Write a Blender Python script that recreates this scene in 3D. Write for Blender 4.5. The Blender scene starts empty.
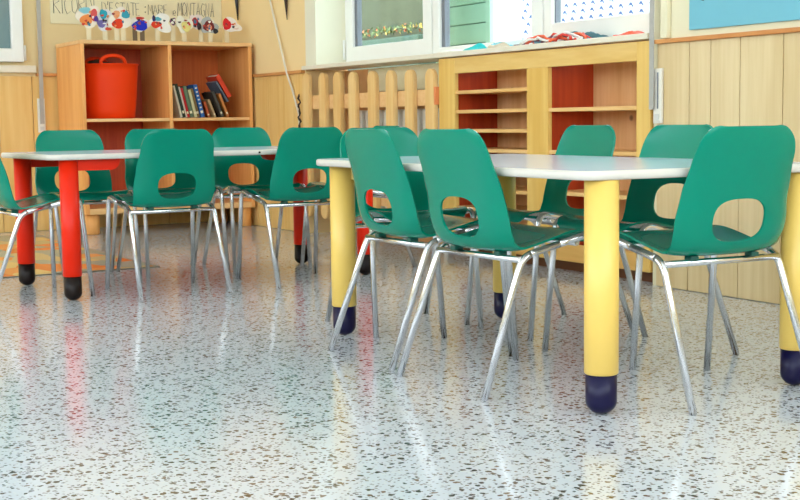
import bpy, bmesh, math, random
from mathutils import Vector, Matrix, Euler
PI = math.pi
rnd = random.Random(7)
SC = bpy.context.scene
COL = SC.collection

# ------------------------------------------------------------------ materials
def lin(r, g, b):
    f = lambda c: (c / 255 / 12.92) if c / 255 <= .04045 else ((c / 255 + .055) / 1.055) ** 2.4
    return (f(r), f(g), f(b), 1)

def nm(name):
    m = bpy.data.materials.new(name); m.use_nodes = True
    nt = m.node_tree
    return m, nt, nt.nodes, nt.links, nt.nodes['Principled BSDF']

def plain(name, rgb, rough=.5, metal=0, spec=.5, vary=.08, scale=14, coat=0, bump=0):
    m, nt, N, L, b = nm(name)
    tc = N.new('ShaderNodeTexCoord'); no = N.new('ShaderNodeTexNoise')
    no.inputs['Scale'].default_value = scale; no.inputs['Detail'].default_value = 4
    L.new(tc.outputs['Object'], no.inputs['Vector'])
    mx = N.new('ShaderNodeMix'); mx.data_type = 'RGBA'
    c = lin(*rgb)
    mx.inputs[6].default_value = tuple(x * (1 - vary) for x in c[:3]) + (1,)
    mx.inputs[7].default_value = tuple(min(1, x * (1 + vary)) for x in c[:3]) + (1,)
    L.new(no.outputs['Fac'], mx.inputs[0]); L.new(mx.outputs[2], b.inputs['Base Color'])
    b.inputs['Roughness'].default_value = rough; b.inputs['Metallic'].default_value = metal
    b.inputs['Specular IOR Level'].default_value = spec
    b.inputs['Coat Weight'].default_value = coat
    if bump:
        bp = N.new('ShaderNodeBump'); bp.inputs['Strength'].default_value = bump; bp.inputs['Distance'].default_value = .004
        L.new(no.outputs['Fac'], bp.inputs['Height']); L.new(bp.outputs['Normal'], b.inputs['Normal'])
    return m

def wood(name, c1, c2, axis='Z', scale=9, rough=.45, knots=False, spec=.4):
    m, nt, N, L, b = nm(name)
    tc = N.new('ShaderNodeTexCoord'); mp = N.new('ShaderNodeMapping')
    s = {'X': (.12, 1, 1), 'Y': (1, .12, 1), 'Z': (1, 1, .06)}[axis]
    mp.inputs['Scale'].default_value = s
    no = N.new('ShaderNodeTexNoise'); no.inputs['Scale'].default_value = scale * 6; no.inputs['Detail'].default_value = 6
    no2 = N.new('ShaderNodeTexNoise'); no2.inputs['Scale'].default_value = scale; no2.inputs['Detail'].default_value = 2
    L.new(tc.outputs['Object'], mp.inputs['Vector']); L.new(mp.outputs['Vector'], no.inputs['Vector']); L.new(mp.outputs['Vector'], no2.inputs['Vector'])
    ad = N.new('ShaderNodeMath'); ad.operation = 'ADD'; L.new(no.outputs['Fac'], ad.inputs[0]); L.new(no2.outputs['Fac'], ad.inputs[1])
    cr = N.new('ShaderNodeValToRGB')
    cr.color_ramp.elements[0].position = .38; cr.color_ramp.elements[0].color = lin(*c2)
    cr.color_ramp.elements[1].position = .62; cr.color_ramp.elements[1].color = lin(*c1)
    hf = N.new('ShaderNodeMath'); hf.operation = 'MULTIPLY'; hf.inputs[1].default_value = .5
    L.new(ad.outputs[0], hf.inputs[0]); L.new(hf.outputs[0], cr.inputs[0])
    out = cr.outputs[0]
    if knots:
        vo = N.new('ShaderNodeTexVoronoi'); vo.inputs['Scale'].default_value = 6.5
        L.new(tc.outputs['Object'], vo.inputs['Vector'])
        lt = N.new('ShaderNodeMapRange'); lt.inputs[1].default_value = .06; lt.inputs[2].default_value = .11; lt.inputs[3].default_value = .75; lt.inputs[4].default_value = 0
        L.new(vo.outputs['Distance'], lt.inputs[0])
        mx = N.new('ShaderNodeMix'); mx.data_type = 'RGBA'; mx.inputs[7].default_value = lin(c2[0] * .5, c2[1] * .4, c2[2] * .35)
        L.new(lt.outputs[0], mx.inputs[0]); L.new(out, mx.inputs[6]); out = mx.outputs[2]
    L.new(out, b.inputs['Base Color'])
    b.inputs['Roughness'].default_value = rough; b.inputs['Specular IOR Level'].default_value = spec
    return m

def terrazzo():
    m, nt, N, L, b = nm('terrazzo')
    tc = N.new('ShaderNodeTexCoord')
    def layer(scale, thr, frac, cols, prev, seed):
        mp = N.new('ShaderNodeMapping'); mp.inputs['Location'].default_value = (seed, seed * 1.7, 0)
        L.new(tc.outputs['Object'], mp.inputs['Vector'])
        wn = N.new('ShaderNodeTexNoise'); wn.inputs['Scale'].default_value = scale * 1.3; wn.inputs['Detail'].default_value = 2
        L.new(mp.outputs['Vector'], wn.inputs['Vector'])
        mv = N.new('ShaderNodeVectorMath'); mv.operation = 'SCALE'; mv.inputs['Scale'].default_value = .75 / scale
        L.new(wn.outputs['Color'], mv.inputs[0])
        av = N.new('ShaderNodeVectorMath'); av.operation = 'ADD'; L.new(mp.outputs['Vector'], av.inputs[0]); L.new(mv.outputs[0], av.inputs[1])
        vo = N.new('ShaderNodeTexVoronoi'); vo.voronoi_dimensions = '2D'; vo.inputs['Scale'].default_value = scale
        L.new(av.outputs[0], vo.inputs['Vector'])
        sep = N.new('ShaderNodeSeparateColor'); L.new(vo.outputs['Color'], sep.inputs[0])
        d = N.new('ShaderNodeMapRange'); d.inputs[1].default_value = thr * .85; d.inputs[2].default_value = thr; d.inputs[3].default_value = 1; d.inputs[4].default_value = 0
        L.new(vo.outputs['Distance'], d.inputs[0])
        sl = N.new('ShaderNodeMath'); sl.operation = 'LESS_THAN'; sl.inputs[1].default_value = frac; L.new(sep.outputs[0], sl.inputs[0])
        mu = N.new('ShaderNodeMath'); mu.operation = 'MULTIPLY'; L.new(d.outputs[0], mu.inputs[0]); L.new(sl.outputs[0], mu.inputs[1])
        cr = N.new('ShaderNodeValToRGB'); cr.color_ramp.interpolation = 'CONSTANT'
        e = cr.color_ramp.elements
        while len(e) < len(cols): e.new(1)
        for i, c in enumerate(cols): e[i].position = i / len(cols); e[i].color = lin(*c)
        L.new(sep.outputs[1], cr.inputs[0])
        mx = N.new('ShaderNodeMix'); mx.data_type = 'RGBA'
        L.new(mu.outputs[0], mx.inputs[0])
        if isinstance(prev, tuple): mx.inputs[6].default_value = prev
        else: L.new(prev, mx.inputs[6])
        L.new(cr.outputs[0], mx.inputs[7])
        return mx.outputs[2]
    o = layer(170, .45, .30, [(166, 164, 160), (140, 134, 128), (205, 206, 206)], lin(*FLOORC), .3)
    o = layer(105, .36, .25, [(100, 92, 86), (128, 112, 96), (80, 74, 72), (206, 206, 204)], o, 3.1)
    o = layer(58, .35, .23, [(82, 62, 50), (108, 84, 66), (58, 50, 48), (124, 104, 84), (74, 58, 46)], o, 5.7)
    L.new(o, b.inputs['Base Color'])
    b.inputs['Roughness'].default_value = .13
    b.inputs['Specular IOR Level'].default_value = .45
    no = N.new('ShaderNodeTexNoise'); no.inputs['Scale'].default_value = 9
    L.new(tc.outputs['Object'], no.inputs['Vector'])
    bp = N.new('ShaderNodeBump'); bp.inputs['Strength'].default_value = .06; bp.inputs['Distance'].default_value = .01
    L.new(no.outputs['Fac'], bp.inputs['Height']); L.new(bp.outputs['Normal'], b.inputs['Normal'])
    return m

def matcol():
    m, nt, N, L, b = nm('play_mat_colours')
    tc = N.new('ShaderNodeTexCoord'); mp = N.new('ShaderNodeMapping'); mp.inputs['Scale'].default_value = (5, 3.2, 1)
    mp.inputs['Rotation'].default_value = (0, 0, .5)
    L.new(tc.outputs['Object'], mp.inputs['Vector'])
    vo = N.new('ShaderNodeTexVoronoi'); vo.voronoi_dimensions = '2D'; vo.inputs['Scale'].default_value = 1.6; vo.distance = 'MANHATTAN'
    L.new(mp.outputs['Vector'], vo.inputs['Vector'])
    sep = N.new('ShaderNodeSeparateColor'); L.new(vo.outputs['Color'], sep.inputs[0])
    cr = N.new('ShaderNodeValToRGB'); cr.color_ramp.interpolation = 'CONSTANT'
    cols = [(232, 120, 50), (226, 190, 120), (160, 165, 150), (238, 150, 80), (200, 180, 130), (150, 160, 150)]
    e = cr.color_ramp.elements
    while len(e) < len(cols): e.new(1)
    for i, c in enumerate(cols): e[i].position = i / len(cols); e[i].color = lin(*c)
    L.new(sep.outputs[0], cr.inputs[0]); L.new(cr.outputs[0], b.inputs['Base Color'])
    b.inputs['Roughness'].default_value = .25
    return m

def glass(name):
    m, nt, N, L, b = nm(name)
    N.remove(b); out = N['Material Output']
    t = N.new('ShaderNodeBsdfTransparent'); t.inputs[0].default_value = (.94, .98, .97, 1)
    g = N.new('ShaderNodeBsdfGlossy'); g.inputs['Roughness'].default_value = .02
    lw = N.new('ShaderNodeLayerWeight'); lw.inputs['Blend'].default_value = .5
    pw = N.new('ShaderNodeMath'); pw.operation = 'POWER'; pw.inputs[1].default_value = 5; L.new(lw.outputs['Facing'], pw.inputs[0])
    mr = N.new('ShaderNodeMapRange'); mr.inputs[3].default_value = .02; mr.inputs[4].default_value = .6; L.new(pw.outputs[0], mr.inputs[0])
    mx = N.new('ShaderNodeMixShader'); L.new(mr.outputs[0], mx.inputs[0]); L.new(t.outputs[0], mx.inputs[1]); L.new(g.outputs[0], mx.inputs[2])
    L.new(mx.outputs[0], out.inputs[0])
    return m

FLOORC = (198, 202, 208)
M = {}
M['floor'] = terrazzo()
M['green'] = plain('green_plastic', (0, 130, 106), .2, spec=.22, vary=.04, scale=3)
M['tab'] = plain('dark_green_plastic', (4, 78, 66), .4)
M['chrome'] = plain('chrome', (225, 225, 228), .2, metal=1, vary=0)
M['cap'] = plain('grey_rubber', (150, 150, 150), .6)
M['top'] = plain('pale_laminate', (206, 216, 232), .16, vary=.015, spec=.6)
M['edge'] = plain('beige_edge_band', (212, 206, 196), .35, vary=.03)
M['yellow'] = plain('yellow_lacquer', (232, 194, 98), .35, vary=.03)
M['red'] = plain('red_lacquer', (228, 38, 6), .33, spec=.25, vary=.03)
M['navy'] = plain('navy_plastic', (16, 12, 54), .3, spec=.25, vary=.05)
M['black'] = plain('brown_black_plastic', (26, 15, 11), .35, spec=.2)
M['blackp'] = plain('black_plastic', (25, 22, 22), .4)
M['beech'] = wood('beech_board', (244, 180, 108), (230, 156, 82), 'Z')
M['beechin'] = wood('beech_inner_bounce_tint', (228, 124, 56), (212, 104, 42), 'Z')  # beech inside the bays, deepened in colour for light bouncing between boards
M['beechedge'] = wood('beech_edge', (242, 196, 138), (232, 180, 118), 'X')
M['beechredbounce'] = wood('beech_red_bounce_tint', (206, 84, 42), (186, 66, 30), 'Z')  # left bay's back, colour reddened to carry light bounced off the tub
M['panel'] = wood('pale_wood_panel', (230, 206, 160), (216, 188, 138), 'Z', 7)
M['panelwarm'] = wood('warm_wood_panel', (242, 202, 130), (232, 184, 106), 'Z', 7)
M['trimw'] = wood('orange_trim_wood', (222, 156, 92), (204, 132, 70), 'Y')
M['picket'] = wood('picket_pine', (242, 204, 140), (232, 184, 114), 'Z')
M['pine'] = wood('yellow_pine', (240, 200, 116), (226, 178, 88), 'Z', 6, knots=False)
M['pineback'] = wood('knotty_pine_board', (232, 184, 130), (214, 156, 98), 'Z', 6, knots=True)
M['pinered'] = wood('red_pine_board', (196, 74, 34), (168, 52, 22), 'Z', 6, knots=True)
M['pineshelf'] = wood('pine_shelf', (240, 196, 130), (226, 172, 100), 'Y')
M['cream'] = plain('cream_plaster', (232, 222, 188), .8, vary=.04, scale=5, bump=.1)
M['warmplaster'] = plain('warm_plaster', (244, 214, 156), .8, vary=.05, scale=4, bump=.1)
M['backplaster'] = plain('back_plaster', (236, 212, 160), .8, vary=.06, scale=4, bump=.1)
M['reveal'] = plain('white_plaster', (234, 230, 206), .8, vary=.04, scale=6, bump=.1)
M['ceil'] = plain('ceiling_white', (244, 243, 238), .9)
M['sill'] = plain('white_stone_sill', (232, 222, 200), .4, vary=.06, scale=30)
M['upvc'] = plain('white_window_frame', (240, 240, 234), .3, vary=.02)
M['gasket'] = plain('grey_gasket', (110, 114, 122), .4)
M['glass'] = glass('window_glass')
M['radiator'] = plain('radiator_enamel', (238, 232, 218), .35)
M['strap'] = plain('grey_strap_webbing', (176, 172, 164), .7, vary=.1, scale=60)
M['plate'] = plain('steel_plate', (236, 232, 222), .3, metal=.2)
M['paper'] = plain('white_paper', (240, 236, 222), .8, vary=.04)
M['banner'] = plain('cream_banner_paper', (236, 226, 190), .8, vary=.03)
M['pencil'] = plain('pencil_grey', (104, 96, 92), .8)
M['blueboard'] = plain('light_blue_board', (116, 184, 200), .7, vary=.04, scale=5)
M['tub'] = plain('orange_red_rubber', (238, 62, 10), .45, spec=.2, vary=.04)
M['mat'] = matcol()
M['cord'] = plain('white_cord', (226, 218, 198), .6)
M['matedge'] = plain('mat_edge_grey', (120, 112, 96), .7)
M['fabricblack'] = plain('dark_fabric', (60, 44, 34), .8)
_c = {}
def colr(rgb, rough=.6):
    k = (rgb, rough)
    if k not in _c: _c[k] = plain('colour_%02x%02x%02x' % rgb, rgb, rough, vary=.06, scale=25)
    return _c[k]

# ------------------------------------------------------------------ mesh helpers
class MB:
    """collects shapes; build() links them as one mesh object"""
    def __init__(s): s.bm = bmesh.new()
    def _m(s, vs, mi, smooth=False):
        for f in {f for v in vs for f in v.link_faces}:
            f.material_index = mi
            if smooth: f.smooth = True
    def box(s, x0, x1, y0, y1, z0, z1, bev=0, mi=0, mat=None):
        vs = bmesh.ops.create_cube(s.bm, size=1)['verts']
        for v in vs: v.co = Vector(((x0 + x1) / 2 + v.co.x * (x1 - x0), (y0 + y1) / 2 + v.co.y * (y1 - y0), (z0 + z1) / 2 + v.co.z * (z1 - z0)))
        s._m(vs, mi)
        if bev:
            es = list({e for v in vs for e in v.link_edges})
            r = bmesh.ops.bevel(s.bm, geom=es, offset=bev, segments=2, affect='EDGES', profile=.6)
            vs = list({v for f in r['faces'] for v in f.verts} | {v for v in vs if v.is_valid})
            for f in {f for v in vs for f in v.link_faces}: f.material_index = mi
        if mat is not None: bmesh.ops.transform(s.bm, matrix=mat, verts=vs)
        return s
    def tube(s, pts, r, n=10, cap=True, mi=0):
        pts = [Vector(p) for p in pts]; rings = []
        up = None
        for i, p in enumerate(pts):
            t = ((pts[i + 1] if i < len(pts) - 1 else p) - (pts[i - 1] if i else p)).normalized()
            if up is None:
                a = Vector((0, 0, 1)) if abs(t.z) < .9 else Vector((1, 0, 0))
                up = t.cross(a).normalized()
            up = (up - t * up.dot(t)).normalized(); w = t.cross(up)
            rr = r[i] if isinstance(r, (list, tuple)) else r
            rings.append([s.bm.verts.new(p + (up * math.cos(2 * PI * k / n) + w * math.sin(2 * PI * k / n)) * rr) for k in range(n)])
        for a, b in zip(rings, rings[1:]):
            for k in range(n):
                f = s.bm.faces.new((a[k], a[(k + 1) % n], b[(k + 1) % n], b[k])); f.smooth = True; f.material_index = mi
        if cap:
            f = s.bm.faces.new(rings[0][::-1]); f.material_index = mi
            f = s.bm.faces.new(rings[-1]); f.material_index = mi
        return s
    def lathe(s, prof, n=28, cx=0, cy=0, mi=0, sx=1, sy=1):
        rings = []
        for r, z in prof:
            rings.append([s.bm.verts.new((cx + r * sx * math.cos(2 * PI * k / n), cy + r * sy * math.sin(2 * PI * k / n), z)) for k in range(n)])
        for a, b in zip(rings, rings[1:]):
            for k in range(n):
                f = s.bm.faces.new((a[k], a[(k + 1) % n], b[(k + 1) % n], b[k])); f.smooth = True; f.material_index = mi
        if prof[0][0] > 1e-5: s.bm.faces.new(rings[0][::-1]).material_index = mi
        if prof[-1][0] > 1e-5: s.bm.faces.new(rings[-1]).material_index = mi
        return s
    def prism(s, outline, z0, z1, mi=0, mis=None, mat=None):
        n = len(outline)
        a = [s.bm.verts.new((x, y, z0)) for x, y in outline]; b = [s.bm.verts.new((x, y, z1)) for x, y in outline]
        s.bm.faces.new(a[::-1]).material_index = mi; s.bm.faces.new(b).material_index = mi
        for k in range(n):
            f = s.bm.faces.new((a[k], a[(k + 1) % n], b[(k + 1) % n], b[k])); f.material_index = mi if mis is None else mis
        if mat is not None: bmesh.ops.transform(s.bm, matrix=mat, verts=a + b)
        return s
    def build(s, name, mats, parent=None, smooth_angle=None):
        bmesh.ops.recalc_face_normals(s.bm, faces=s.bm.faces)
        me = bpy.data.meshes.new(name); s.bm.to_mesh(me); s.bm.free()
        for m in (mats if isinstance(mats, (list, tuple)) else [mats]): me.materials.append(m)
        o = bpy.data.objects.new(name, me); COL.objects.link(o)
        if parent: o.parent = parent
        return o

def tag(o, label=None, cat=None, group=None, kind=None):
    for k, v in (('label', label), ('category', cat), ('group', group), ('kind', kind)):
        if v: o[k] = v
    return o

def empty(name, loc=(0, 0, 0), rz=0, **kw):
    o = bpy.data.objects.new(name, None); COL.objects.link(o)
    o.empty_display_size = .1; o.location = loc; o.rotation_euler = (0, 0, rz)
    return tag(o, **kw)

def struct(o, label=None):
    o['kind'] = 'structure'
    if label: o['label'] = label; 
    return o

def copy_tree(o, parent=None):
    c = o.copy(); COL.objects.link(c); c.parent = parent
    for ch in list(o.children): copy_tree(ch, c)
    return c

def fillet(pts, r, n=6):
    """polyline with rounded corners"""
    pts = [Vector(p) for p in pts]; out = [pts[0]]
    for i in range(1, len(pts) - 1):
        a, p, b = pts[i - 1], pts[i], pts[i + 1]
        rr = min(r, (a - p).length * .49, (b - p).length * .49)
        A = p + (a - p).normalized() * rr; B = p + (b - p).normalized() * rr
        for k in range(n + 1):
            t = k / n; out.append(A * (1 - t) ** 2 + p * 2 * t * (1 - t) + B * t * t)
    out.append(pts[-1]); return out

def rrect(hx, hy, r, n=8):
    o = []
    for cx, cy, a0 in ((hx - r, hy - r, 0), (-hx + r, hy - r, PI / 2), (-hx + r, -hy + r, PI), (hx - r, -hy + r, 1.5 * PI)):
        for k in range(n + 1):
            a = a0 + PI / 2 * k / n; o.append((cx + r * math.cos(a), cy + r * math.sin(a)))
    return o

# ------------------------------------------------------------------ room shell
WX, YB = 3.35, 8.02
HZ = 2.9
b = MB(); b.box(-3.0, 3.62, -.6, 8.15, -.06, 0); struct(b.build('floor', M['floor']))
b = MB(); b.box(-3.0, 3.62, -.6, 8.15, HZ, HZ + .1); struct(b.build('ceiling', M['ceil']))
w = MB()
w.box(WX, 3.62, -.6, 3.83, 0, HZ, mi=0)
w.box(WX, 3.62, 6.68, 6.80, .945, HZ, mi=1)
w.box(WX, 3.62, 6.80, YB, 0, HZ, mi=2)
w.box(WX, 3.62, 3.83, 6.68, 2.3, HZ, mi=0)
w.box(3.60, 3.66, 3.83, 6.80, 0, .934, mi=3)
struct(w.build('wall_right', [M['cream'], M['reveal'], M['warmplaster'], colr((214, 160, 104), .8)]))
# reveal of the window niche
b = MB(); b.box(3.3495, 3.54, 6.668, 6.68, .959, 2.3); struct(b.build('trim_1', M['reveal']))
w = MB(); w.box(-3.0, WX, YB, YB + .2, 0, HZ); struct(w.build('wall_back', M['backplaster']))
# the unseen sides: parapets under long ribbon windows that let the daylight in
w = MB(); w.box(-3.12, -3.0, -.72, 8.15, 0, 1.0); w.box(-3.12, -3.0, -.72, 8.15, 2.7, HZ); struct(w.build('wall_left', M['cream']))
w = MB(); w.box(-3.0, 3.62, -.72, -.6, 0, 1.0); w.box(-3.0, 3.62, -.72, -.6, 2.7, HZ); struct(w.build('wall_front', M['cream']))

# wainscot boards with open seams
def boards(name, seams, z1, axis, plane, mat, thick=.012, gap=.004):
    m = MB()
    for a, c in zip(seams, seams[1:]):
        lo, hi = min(a, c) + gap / 2, max(a, c) - gap / 2
        if axis == 'y': m.box(plane, plane + thick - .001, lo, hi, .002, z1, bev=.0015)
        else: m.box(lo, hi, plane, plane + thick - .001, .002, z1, bev=.0015)
    return struct(m.build(name, mat))
ys = [3.80, 3.625, 3.515, 3.371, 3.172]
y = 3.172
for d in [.11, .145, .2, .11, .145, .2, .175, .11, .145, .2, .2, .11, .145, .2, .175, .11, .145, .2, .2]:
    y -= d
    if y > -.55: ys.append(y)
boards('trim_2', ys, .914, 'y', 3.338, M['panel'])
boards('trim_3', [8.0, 7.75, 7.6, 7.486, 7.30, 7.088, 6.938, 6.81], .918, 'y', 3.338, M['panelwarm'])
xs = [3.33, 3.13, 2.95, 2.8, 2.62, 2.45, 2.28, 2.102, 1.9, 1.76, 1.56, 1.4, 1.2, 1.0, .8]
boards('trim_4', xs, .936, 'x', 8.008, M['panelwarm'])
b = MB(); b.box(3.322, 3.3495, -.55, 3.80, .914, .93, bev=.003); struct(b.build('trim_5', M['trimw']))
b = MB(); b.box(3.322, 3.3495, 6.81, 8.005, .919, .937, bev=.003); struct(b.build('trim_6', M['trimw']))
b = MB(); b.box(2.128, 3.318, 7.99, 8.0195, .937, .955, bev=.003); struct(b.build('trim_7', M['trimw']))

# sill and windows of the niche
b = MB(); b.box(3.318, 3.552, 3.835, 6.795, .935, .958, bev=.004)
struct(b.build('window_sill', M['sill']))
def window(name, y0, y1, z0, z1, stile0, stile1, rail, x=3.53, d=.055, gw_=.03):
    """frame as a mesh, its gasket and pane as children"""
    m = MB()
    m.box(x, x + d, y0, y0 + stile0, z0, z1, bev=.006); m.box(x, x + d, y1 - stile1, y1, z0, z1, bev=.006)
    m.box(x + .001, x + d - .001, y0 + stile0 - .004, y1 - stile1 + .004, z0, z0 + rail, bev=.006)
    m.box(x + .001, x + d - .001, y0 + stile0 - .004, y1 - stile1 + .004, z1 - .08, z1, bev=.006)
    o = struct(m.build(name, M['upvc']))
    g = MB()
    for a, c in ((y0 + stile0, y0 + stile0 + .008), (y1 - stile1 - gw_, y1 - stile1)): g.box(x + .015, x + d - .01, a, c, z0 + rail, z1 - .08)
    g.build('gasket', M['gasket'], o)
    p = MB(); p.box(x + .024, x + .03, y0 + stile0 + .002, y1 - stile1 - .002, z0 + rail - .002, z1 - .078); p.build('pane', M['glass'], o)
    return o
w1 = window('window_1', 5.722, 6.655, .96, 2.28, .085, .09, .098)
hb = MB(); hb.tube([(3.522, 6.655, .99), (3.522, 6.655, 1.10)], .008, 8); hb.build('hinge', M['upvc'], w1)
window('window_2', 4.78, 5.712, .96, 2.28, .085, .065, .045)
window('window_3', 3.84, 4.77, .96, 2.28, .085, .062, .10, gw_=.006)
# window on the back wall, far left
m = MB()
m.box(1.982, 2.053, 7.97, 8.019, 1.02, 2.3, bev=.006); m.box(1.2, 1.27, 7.97, 8.019, 1.02, 2.3, bev=.006)
m.box(1.265, 1.987, 7.971, 8.018, 1.02, 1.10, bev=.006); m.box(1.265, 1.987, 7.971, 8.018, 2.22, 2.3, bev=.006)
w4 = struct(m.build('window_4', M['upvc']))
m = MB(); m.box(1.271, 1.981, 7.995, 8.001, 1.101, 2.219); m.build('pane', colr((120, 140, 140), .08), w4)
m = MB(); m.tube([(2.062, 7.985, 1.03), (2.062, 7.985, 1.12)], .008, 8); m.build('hinge', M['upvc'], w4)
m = MB(); m.box(1.15, 2.124, 7.975, 8.0195, .957, 1.0, bev=.004); struct(m.build('trim_8', M['sill']))

# ------------------------------------------------------------------ chairs
def make_chair():
    root = empty('school_chair')
    TH = .0055
    prof = [(.180, .338), (.176, .355), (.160, .3655), (.13, .367), (.08, .360), (.02, .346), (-.03, .335), (-.066, .3295), (-.095, .339), (-.112, .364), (-.123, .405), (-.134, .465), (-.146, .53), (-.157, .585), (-.162, .619)]
    # dense resample by Catmull-Rom
    P = [Vector((0, a, c)) for a, c in prof]
    cur = []
    for i in range(len(P) - 1):
        p0, p1, p2, p3 = P[max(i - 1, 0)], P[i], P[i + 1], P[min(i + 2, len(P) - 1)]
        for k in range(12):
            t = k / 12
            cur.append(.5 * ((2 * p1) + (-p0 + p2) * t + (2 * p0 - 5 * p1 + 4 * p2 - p3) * t * t + (-p0 + 3 * p1 - 3 * p2 + p3) * t ** 3))
    cur.append(P[-1])
    S = [0]
    for a, c in zip(cur, cur[1:]): S.append(S[-1] + (c - a).length)
    T = S[-1]
    def at(s):
        s = min(max(s, 0), T)
        j = 0
        while j < len(S) - 2 and S[j + 1] < s: j += 1
        t = (s - S[j]) / (S[j + 1] - S[j]); return cur[j].lerp(cur[j + 1], t)
    sz = lambda z: next(S[j] for j in range(len(cur)) if cur[j].y < -.07 and cur[j].z >= z)
    sb = next(S[j] for j in range(len(cur)) if cur[j].y <= -.070)     # the bend
    stops = [(0, .140), (.06, .152), (.17, .156), (sb, .156), (sz(.40), .161), (sz(.46), .154), (sz(.54), .144), (T, .129)]
    def half(s):
        for (a, wa), (c, wc) in zip(stops, stops[1:]):
            if s <= c:
                t = (s - a) / (c - a); t = t * t * (3 - 2 * t); wv = wa + (wc - wa) * t; break
        RT, RF = .042, .045
        if s > T - RT: d = RT - (T - s); wv = wv - RT + math.sqrt(max(RT * RT - d * d, 0))
        if s < RF: d = RF - s; wv = wv - RF + math.sqrt(max(RF * RF - d * d, 0))
        return wv
    def mix(s):   # 0 seat .. 1 back
        t = min(max((s - (sb - .03)) / .07, 0), 1); return t * t * (3 - 2 * t)
    def pos(u, s):
        p = at(s); e = .002
        tg = (at(s + e) - at(s - e)).normalized()
        nrm = Vector((0, tg.z, -tg.y))            # up on the seat, forward on the back
        k = mix(s); tb = min(max((s - sz(.43)) / .17, 0), 1); fl = .008 * (1 - k) + (.026 - .019 * tb * tb * (3 - 2 * tb)) * k
        fade = min(1, (s + .0) / .09)
        w_ = half(s); a = abs(u)
        off = fl * fade * (.40 * a ** 2 + .60 * a ** 6)
        return Vector((u * w_, p.y, p.z)) + nrm * off
    NU = 36
    def spaced(a, c, n): return [a + (c - a) * i / n for i in range(n)]
    rows = [.0, .0012, .004, .008, .013, .019, .026, .034] + spaced(.045, sb - .03, 16) + spaced(sb - .03, sb + .05, 14)
    kseam_s = sb
    rows += spaced(sb + .05, T - .05, 34) + [T - d for d in (.05, .04, .031, .023, .016, .010, .0055, .002, 0)]
    ks = min(range(len(rows)), key=lambda i: abs(rows[i] - sb))
    G = [[(-1 + 2 * j / NU, s) for j in range(NU + 1)] for s in rows]
    # hand hole
    hs = sz(.407); hw, hh = .075, .050
    def hp(u, s): return u * half(s) / hw, (s - hs) / hh
    def rad(u, s):
        x, yv = hp(u, s); n = 2.7
        return (abs(x) ** n + abs(yv) ** n) ** (1 / n)
    cut = set()
    for i in range(len(rows) - 1):
        for j in range(NU):
            u = (G[i][j][0] + G[i][j + 1][0]) / 2; s = (rows[i] + rows[i + 1]) / 2
            if rad(u, s) < 1: cut.add((i, j))
    bd = set()
    for (i, j) in cut:
        for a, c in ((i, j), (i + 1, j), (i, j + 1), (i + 1, j + 1)):
            nb = [(a - 1, c - 1), (a - 1, c), (a, c - 1), (a, c)]
            if any(q not in cut for q in nb): bd.add((a, c))
    for (i, j) in bd:
        u, s = G[i][j]
        for _ in range(6):
            r = rad(u, s); x, yv = hp(u, s)
            s = hs + yv / r * hh; u = x / r * hw / half(s)
        G[i][j] = (u, s)
    Pn = {}
    def PN(i, j):
        if (i, j) not in Pn:
            u, s = G[i][j]; e = .0015
            uu = min(max(u, -.97), .97); ss = min(max(s, .006), T - .006)
            du = pos(uu + .02, ss) - pos(uu - .02, ss); ds = pos(uu, ss + e) - pos(uu, ss - e)
            n = ds.cross(du).normalized()
            Pn[(i, j)] = (pos(u, s), n)
        return Pn[(i, j)]
    def sheet(name, i0, i1, bead):
        V = []; idx = {}; F = []; NV = []
        def vid(i, j, side):
            k = (i, j, side)
            if k not in idx:
                p, n = PN(i, j); idx[k] = len(V); V.append(p + n * (TH / 2 * side)); NV.append(n * side)
            return idx[k]
        cells = [(i, j) for i in range(i0, i1) for j in range(NU) if (i, j) not in cut]
        cs = set(cells); FN = []
        for i, j in cells:
            q = [(i, j), (i, j + 1), (i + 1, j + 1), (i + 1, j)]
            F.append([vid(a, c, 1) for a, c in q]); FN.append(1)
            F.append([vid(a, c, -1) for a, c in q[::-1]]); FN.append(1)
            for (a, c), nb in (((0, 1), (i - 1, j)), ((1, 2), (i, j + 1)), ((2, 3), (i + 1, j)), ((3, 0), (i, j - 1))):
                if nb not in cs:
                    if nb[0] in (i0 - 1, i1) and 0 < nb[0] < len(rows) - 1 and nb not in cut and 0 <= nb[1] < NU: continue   # joint of seat and back
                    F.append([vid(*q[a], -1), vid(*q[c], -1), vid(*q[c], 1), vid(*q[a], 1)]); FN.append(0)
        me = bpy.data.meshes.new(name); me.from_pydata([tuple(v) for v in V], [], F); me.validate()
        me.materials.append(M['green'])
        for p in me.polygons: p.use_smooth = bool(FN[p.index])
        me.update()
        ln = []
        for p in me.polygons:
            for li in p.loop_indices:
                ln.append(tuple(NV[me.loops[li].vertex_index]) if FN[p.index] else tuple(p.normal))
        # make winding agree with the sheet normals
        flip = sum(1 for p in me.polygons if FN[p.index] and p.normal.dot(NV[p.vertices[0]]) < 0) > len(me.polygons) / 4
        if flip:
            me.flip_normals()
            ln = []
            for p in me.polygons:
                for li in p.loop_indices:
                    ln.append(tuple(NV[me.loops[li].vertex_index]) if FN[p.index] else tuple(p.normal))
        me.normals_split_custom_set(ln)
        o = bpy.data.objects.new(name, me); COL.objects.link(o); o.parent = root
        return o
    sheet('seat', 0, ks, True)
    sheet('backrest', ks, len(rows) - 1, True)
    R = .0088
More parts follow.
